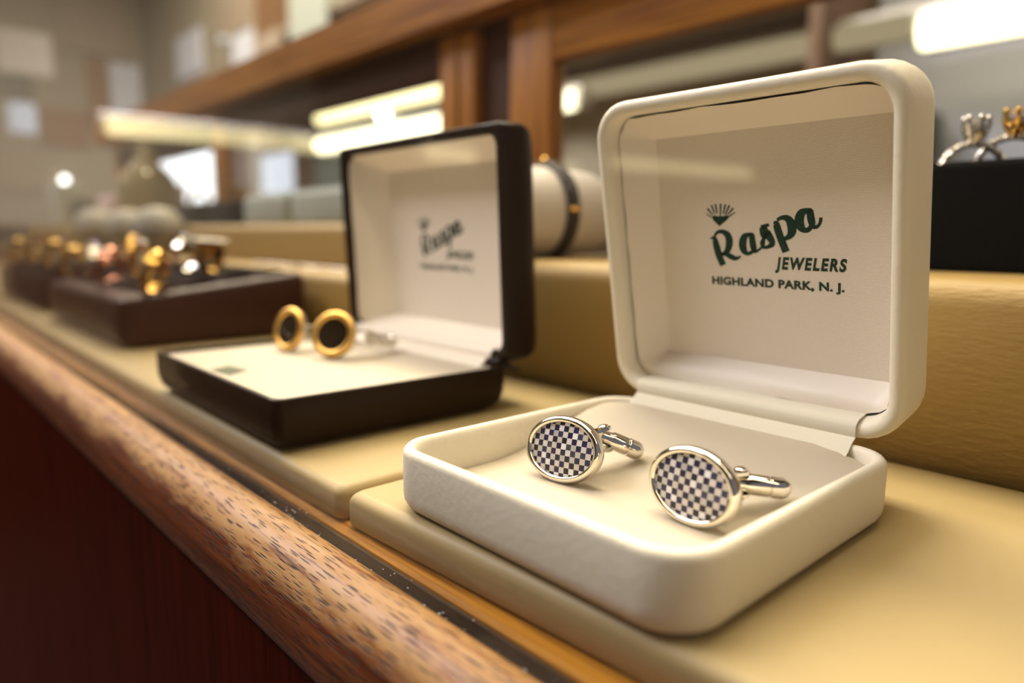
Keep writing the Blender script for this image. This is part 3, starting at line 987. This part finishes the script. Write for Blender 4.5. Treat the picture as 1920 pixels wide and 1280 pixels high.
# ------------------------------------------------------------------ bracelets on white cushions
def cushion(name, label, C, r_, L, yaw, m, group=None):
    pr = [(0.4, -L / 2), (r_ * 0.45, -L / 2 + 1.5), (r_ * 0.75, -L * 0.40), (r_ * 0.93, -L * 0.26), (r_ * 0.98, -L * 0.06), (r_ * 0.955, 0), (r_ * 0.98, L * 0.06), (r_ * 0.93, L * 0.26), (r_ * 0.75, L * 0.40), (r_ * 0.45, L / 2 - 1.5), (0.4, L / 2)]
    o = MB().lathe(pr, (0, 0, 0), (0, 1, 0), 40, 1.0, 1.0).build(name, m, None, loc=C, rot=(0, 0, R(yaw)))
    return tag(o, label, 'cushion', group)


CZ = 48.4
cushion('jewelry_cushion', 'white oval cushion carrying the dark braided bracelet', (-108, 156, CZ + 20.6), 21, 84, -8, M['pale_cushion'], 'bracelet cushions')
br = thing('bracelet', 'dark braided bracelet with gold beads around a white cushion', 'bracelet', (-108, 156, CZ + 20.9), (0, 0, R(-8)))
mb = MB().torus((0, 0, 0), (0, 1, 0), 21.4, 1.7, 64, 10, 2.1)
mb.build('braided_band', M['braid'], br)
for k, a_ in enumerate((88, 2, 180)):
    MB().torus((21.6 * math.cos(R(a_)), 0, 21.6 * math.sin(R(a_))), (-math.sin(R(a_)), 0, math.cos(R(a_))), 2.1, 1.2, 20, 8).build('gold_bead', M['gold'], br)
cushion('jewelry_cushion', 'small white cushion behind the braided bracelet, half hidden by the white lid', (-92, 203, CZ + 18.7), 19, 26, 35, M['pale_cushion'], 'bracelet cushions')
t_ = thing('brooch', 'small gold and pale brooch on top of the rear white cushion', 'brooch', (-92, 203, CZ + 37.4))
MB().ball((0, 0, 1.2), 4, 12, 8, (1.4, 0.9, 0.7)).build('pearl', M['pale_cushion'], t_)
MB().torus((0, 0, 0.8), (0, 0, 1), 5.2, 0.8, 20, 6).build('gold_setting', M['gold'], t_)

# ------------------------------------------------------------------ black ring box with solitaire rings, at the right
rb = thing('ring_box', 'black velvet ring box on the tall bolster, right of the white lid', 'ring box', (18, 170, CZ), (0, 0, R(4)))
MB().box(0, 130, 0, 12, 0, 33.5, 2, 3).build('front_roll', M['velvet'], rb)
MB().box(0, 130, 15.5, 44, 0, 35.5, 2, 3).build('rear_roll', M['velvet'], rb)
MB().box(1, 129, 11, 16, 0, 24).build('slot', M['velvet'], rb, smooth=False)


def solitaire(label, C, yaw, R1, metal, claws, cm):
    t_ = thing('solitaire_ring', label, 'ring', C, (0, 0, R(yaw)), 'solitaire rings in the black box')
    MB().torus((0, 0, 0), (0, 1, 0), R1, 1.15, 48, 10, 1.2).build('band', M['paste'], t_)
    h = R1 + 0.6
    p_ = MB()
    for k in range(claws):
        a_ = 2 * math.pi * (k + 0.5) / claws
        c_, s_ = math.cos(a_), math.sin(a_)
        p_.tube([(0.8 * c_, 0.8 * s_, h - 1.2), (2.4 * c_, 2.4 * s_, h + 1.6), (3.5 * c_, 3.5 * s_, h + 4.6), (3.4 * c_, 3.4 * s_, h + 7.0)], [0.75, 0.75, 0.7, 0.6], 8)
        p_.ball((3.3 * c_, 3.3 * s_, h + 7.2), 0.95, 8, 6)
    p_.torus((0, 0, h + 2.6), (0, 0, 1), 2.9, 0.6, 24, 6)
    p_.build('claws', cm, t_)
    MB().lathe([(0.2, h + 1.4), (3.0, h + 4.9), (3.1, h + 5.3), (1.9, h + 6.4), (0.1, h + 6.5)], (0, 0, 0), (0, 0, 1), 12).build('stone', M['stone_white'], t_, smooth=False)
    return t_


solitaire('solitaire ring with six silver claws, fully in view beside the white lid', (55.5, 184, 78.8), 38, 9.6, M['silver_rough'], 6, M['silver'])
solitaire('gold-clawed solitaire ring behind the silver-clawed one', (64, 193, 81), 20, 9.8, M['silver_rough'], 6, M['gold'])

# ------------------------------------------------------------------ goods on the upper step, far left
UZ = 66
def item_box(label, x0, x1, y0, y1, z0, z1, m, name='ring_box', cat='ring box', group='ring boxes on the upper step', ring_m=None):
    t_ = thing(name, label, cat, (x0, y0, z0), group=group)
    w_, d_, h_ = x1 - x0, y1 - y0, z1 - z0
    MB().box(0, w_, 0, d_, 0, h_ - 2, min(3, h_ / 4)).build('box_body', m, t_)
    MB().box(3, w_ - 3, 3, d_ - 3, h_ - 2.5, h_, 1).build('slotted_top', m, t_)
    return t_


item_box('black velvet ring box next to the sage green box', -585, -524, 172, 212, UZ, UZ + 22, M['velvet'])
item_box('black velvet ring box, second from the sage green box', -690, -618, 172, 212, UZ, UZ + 22, M['velvet'])
item_box('sage green glazed box beside the black lid', -505, -420, 176, 213, UZ, UZ + 26, M['sage_card'], 'gift_box', 'box', 'sage boxes')
item_box('second sage green box, close behind the black lid', -412, -300, 176, 213, UZ, UZ + 27, M['sage_card'], 'gift_box', 'box', 'sage boxes')
ring('gold ring on the black box nearer the sage box', (-556, 190, UZ + 27), 40, 8.4, 2.8, M['gold'], 'gem', M['stone_white'], 8, 'rings on the upper step')
ring('amber gold ring on the second black box', (-655, 190, UZ + 27), 40, 9.0, 4.0, M['gold'], 'dome', None, 8, 'rings on the upper step')
LZ = 36
cushion('jewelry_cushion', 'grey-beige cushion on the low step, closest to the gold signet ring', (-628, 141, LZ + 24), 24, 40, 30, M['grey_cushion'], 'grey cushions on the low step')
cushion('jewelry_cushion', 'grey-beige cushion on the low step, second from the gold signet ring', (-735, 141, LZ + 24), 24, 40, 30, M['grey_cushion'], 'grey cushions on the low step')
cushion('jewelry_cushion', 'grey-beige cushion at the far end of the low step', (-880, 141, LZ + 26), 26, 40, 30, M['grey_cushion'], 'grey cushions on the low step')
bust = thing('necklace_bust', 'olive cloth necklace bust standing on the upper step', 'bust', (-830, 190, UZ))
MB().lathe([(20, 0), (24, 4), (33, 28), (36, 46), (30, 62), (18, 74), (10, 84), (9, 98), (7, 100)], (0, 0, 0), (0, 0, 1), 28, 1.0, 0.62).build('torso', M['olive_cloth'], bust)
MB().torus((0, 0, 62), (0, 0.35, 1), 25, 0.9, 40, 6).build('necklace', M['silver'], bust)
item_box('pale pink card box left of the olive bust', -1010, -925, 172, 212, UZ, UZ + 42, M['pink_card'], 'gift_box', 'box', 'boxes left of the bust')
item_box('black box left of the pink card box', -1180, -1110, 172, 212, UZ, UZ + 40, M['velvet'], 'gift_box', 'box', 'boxes left of the bust')
item_box('pale sage upright box at the far end', -1330, -1260, 172, 212, UZ, UZ + 74, M['sage_card'], 'gift_box', 'box', 'boxes left of the bust')

# ------------------------------------------------------------------ behind the doors: wall cases with strip lights
def strip(label, x0, x1, y, z, m, hh=16, group='strip lights behind the doors', along='x', shade=True):
    t_ = thing('strip_light', label, 'light', ((x0 + x1) / 2, y, z), group=group)
    L = (x1 - x0) / 2
    if along == 'x':
        MB().tube([(-L, 0, 0), (L, 0, 0)], hh, 14).build('lamp_tube', m, t_)
        MB().box(-L - 20, L + 20, hh * 0.2, hh * 2.4, -hh * 0.7, hh * 1.5, 3).build('lamp_housing', M['steel'], t_)
    return t_


def wallcase(label, x0, x1, y0, y1, z0, z1, m, shelves, name='wall_cabinet'):
    t_ = thing(name, label, 'cabinet', (x0, y0, z0), group='wall cabinets behind the case')
    w_, d_, h_ = x1 - x0, y1 - y0, z1 - z0
    MB().box(0, w_, d_ - 20, d_, 0, h_).build('back_board', m, t_, smooth=False)
    for k, xx in enumerate((0, w_ - 24)):
        MB().box(xx, xx + 24, 0, d_ - 20, 0, h_).build('side_board', M['brown_board'], t_, smooth=False)
    for zz in shelves:
        MB().box(24, w_ - 24, 0, d_ - 20, zz, zz + 22).build('shelf', M['taupe'], t_, smooth=False)
    return t_


wallcase('taupe wall cabinet with pale valance behind the right-hand door', -1720, -560, 1400, 1690, -950, 1250, M['khaki_board'], (900, 1130, 1500, 1900))
wallcase('dark green wall cabinet behind the left-hand door', -3300, -1760, 1400, 1690, -950, 1250, M['greenish'], (900, 1130, 1640, 1900))
tag(MB().box(-545, 420, 1660, 1698, 120, 1250).build('notice_panel', M['blue_grey'], smooth=False), 'plain blue-grey wall panel behind the ring box', 'panel')
tag(MB().box(-470, -395, 1560, 1655, 250, 330, 8).build('wall_phone', M['greenish']), 'dark bulky object in front of the blue-grey panel', 'device')
strip('bright strip light above the blue-grey panel', -395, 420, 1480, 462, M['tube_bright'], 34)
strip('pale dim strip between the doors and the blue-grey panel', -1400, -420, 1480, 478, M['tube_dim'], 26)
strip('short bright lamp behind the dark door stile', -1290, -1230, 1392, 431, M['tube_bright'], 24)
strip('lower bright strip behind the left-hand door', -2680, -1829, 1400, 434, M['tube_bright'], 30)
strip('upper bright strip behind the left-hand door', -2680, -1829, 1400, 540, M['tube'], 24)


def pane(name, label, pts, m, frame, cat='window'):
    """a lit window: frame around a glowing pane; pts: x0,x1,y0,y1,z0,z1 of the pane"""
    x0, x1, y0, y1, z0, z1 = pts
    o = MB().box(x0, x1, y0, y1, z0, z1).build(name, m, smooth=False)
    return tag(o, kind='structure')



pane('window_1', '', (-5850, -4760, 1692, 1699, 285, 745), M['daylight'], None)
tag(MB().box(-3240, -2930, 1376, 1396, 250, 430, 2).build('lit_panel', M['daylight_soft'], smooth=False), 'soft bluish lit panel behind the left-hand door, under the strip light', 'lit panel')
pane('window_2', '', (-6148, -6140, 790, 960, 770, 980), M['daylight_soft'], None)
struct('ceiling', MB().box(-6200, 1600, -3260, 1760, 2300, 2340), M['plaster'])


def mirrored_strip(label, p0, p1, z):
    """strip lights on the customers' side, running away from the case; the front glass mirrors them"""
    a_, b_ = Vector((*p0, z)), Vector((*p1, z))
    t_ = thing('strip_light', label, 'light', (a_ + b_) / 2, group='strip lights on the customer side')
    d = (b_ - a_) / 2
    MB().tube([-d, d], 20, 14).build('lamp_tube', M['tube'], t_)
    MB().tube([-d * 1.03 + Vector((-34, 0, 8)), d * 1.03 + Vector((-34, 0, 8))], 26, 8).build('lamp_housing', M['steel'], t_)


mirrored_strip('long pale yellow strip light mirrored across the glass at upper left', (-1717, -377), (-1664, -862), 300)
mirrored_strip('faint strip light mirrored on the glass over the black lid', (-1594, -1180), (-1565, -1330), 300)
mirrored_strip('faint strip light mirrored on the glass over the white lid', (-1362, -1760), (-1237, -2363), 300)
# cards and boards on the shelves and walls: only blurs in the photograph
CARDS = [(-5600, 1380, 0.0, 340, 420, 'taupe'), (-5100, 1380, 780, 420, 300, 'pink_card'), (-4650, 1380, 560, 260, 420, 'olive_cloth'), (-4300, 1380, 900, 300, 330, 'blue_grey'), (-3700, 1380, 760, 420, 240, 'pale_cushion'),
         (-3250, 1380, 640, 260, 330, 'taupe'), (-2900, 1380, 820, 330, 260, 'sage_card'), (-2450, 1380, 700, 420, 200, 'brown_board'), (-5300, 1380, 1120, 500, 280, 'blue_grey'), (-4500, 1380, 1240, 460, 200, 'taupe'), (-3500, 1380, 1080, 420, 300, 'olive_cloth')]
for x, y, z, w_, h_, mk in CARDS:
    if x < -3400:
        y = 1684
    tag(MB().box(x, x + w_, y, y + 14, z, z + h_, 3).build('display_card', M[mk], smooth=False), 'blurred display board on the wall cabinets behind the case', 'board', 'display boards on the wall cabinets')
for label, c, r_ in (('tiny dazzling spot lamp low at the far left', (-6090, 1096, 447), 24), ('small spot lamp high up, left of the wooden header', (-4330, 1640, 1220), 22), ('small spot lamp between the two bright strips', (-2160, 1378, 497), 20)):
    t_ = thing('spot_lamp', label, 'lamp', c)
    MB().ball((0, 0, 0), r_, 14, 10).build('bulb', M['spot_dim'] if 'high up' in label else M['spot'], t_)
    MB().lathe([(r_ * 0.5, r_ * 0.7), (r_ * 0.9, r_ * 1.1), (r_ * 0.8, r_ * 2.4), (r_ * 0.3, r_ * 2.6)], (0, 0, 0), (0, 1, 0), 14).build('lamp_housing', M['steel'], t_)

WALLB = [('pale taupe poster board at the upper left corner', 750, 1090, 1180, 1480, 'pale_cushion'), ('tan-grey poster board at the top of the far left wall', 1130, 1600, 1400, 1850, 'taupe'), ('dark teal board low under the taupe one', 750, 950, 1010, 1170, 'teal_board'),
         ('narrow rust-brown upright board on the far left wall', 1310, 1440, 840, 1370, 'rust_board'), ('grey-blue board in the corner of the far left wall', 1460, 1680, 980, 1360, 'blue_grey'), ('brown board below the small window on the far left wall', 980, 1290, 700, 960, 'rust_board'), ('pale board low on the far left wall', 700, 950, 350, 620, 'taupe')]
for label, y0, y1, z0, z1, mk in WALLB:
    tag(MB().box(-6149, -6120, y0, y1, z0, z1, 3).build('poster_board', M[mk], smooth=False), label, 'board', 'boards on the far left wall')

fc = thing('reflection_blocker', 'added dark block that darkens the reflection low in the glass at the far left', 'light blocker', (-3300, -2600, -950))  # invented dark block, added so the front glass mirrors less light over the trays
MB().box(0, 420, 0, 2480, 0, 1010, 4).build('blocker_body', M['dark_wood'], fc)
MB().box(-20, 440, -20, 2500, 1010, 1036, 5).build('blocker_top', M['dark_wood'], fc)
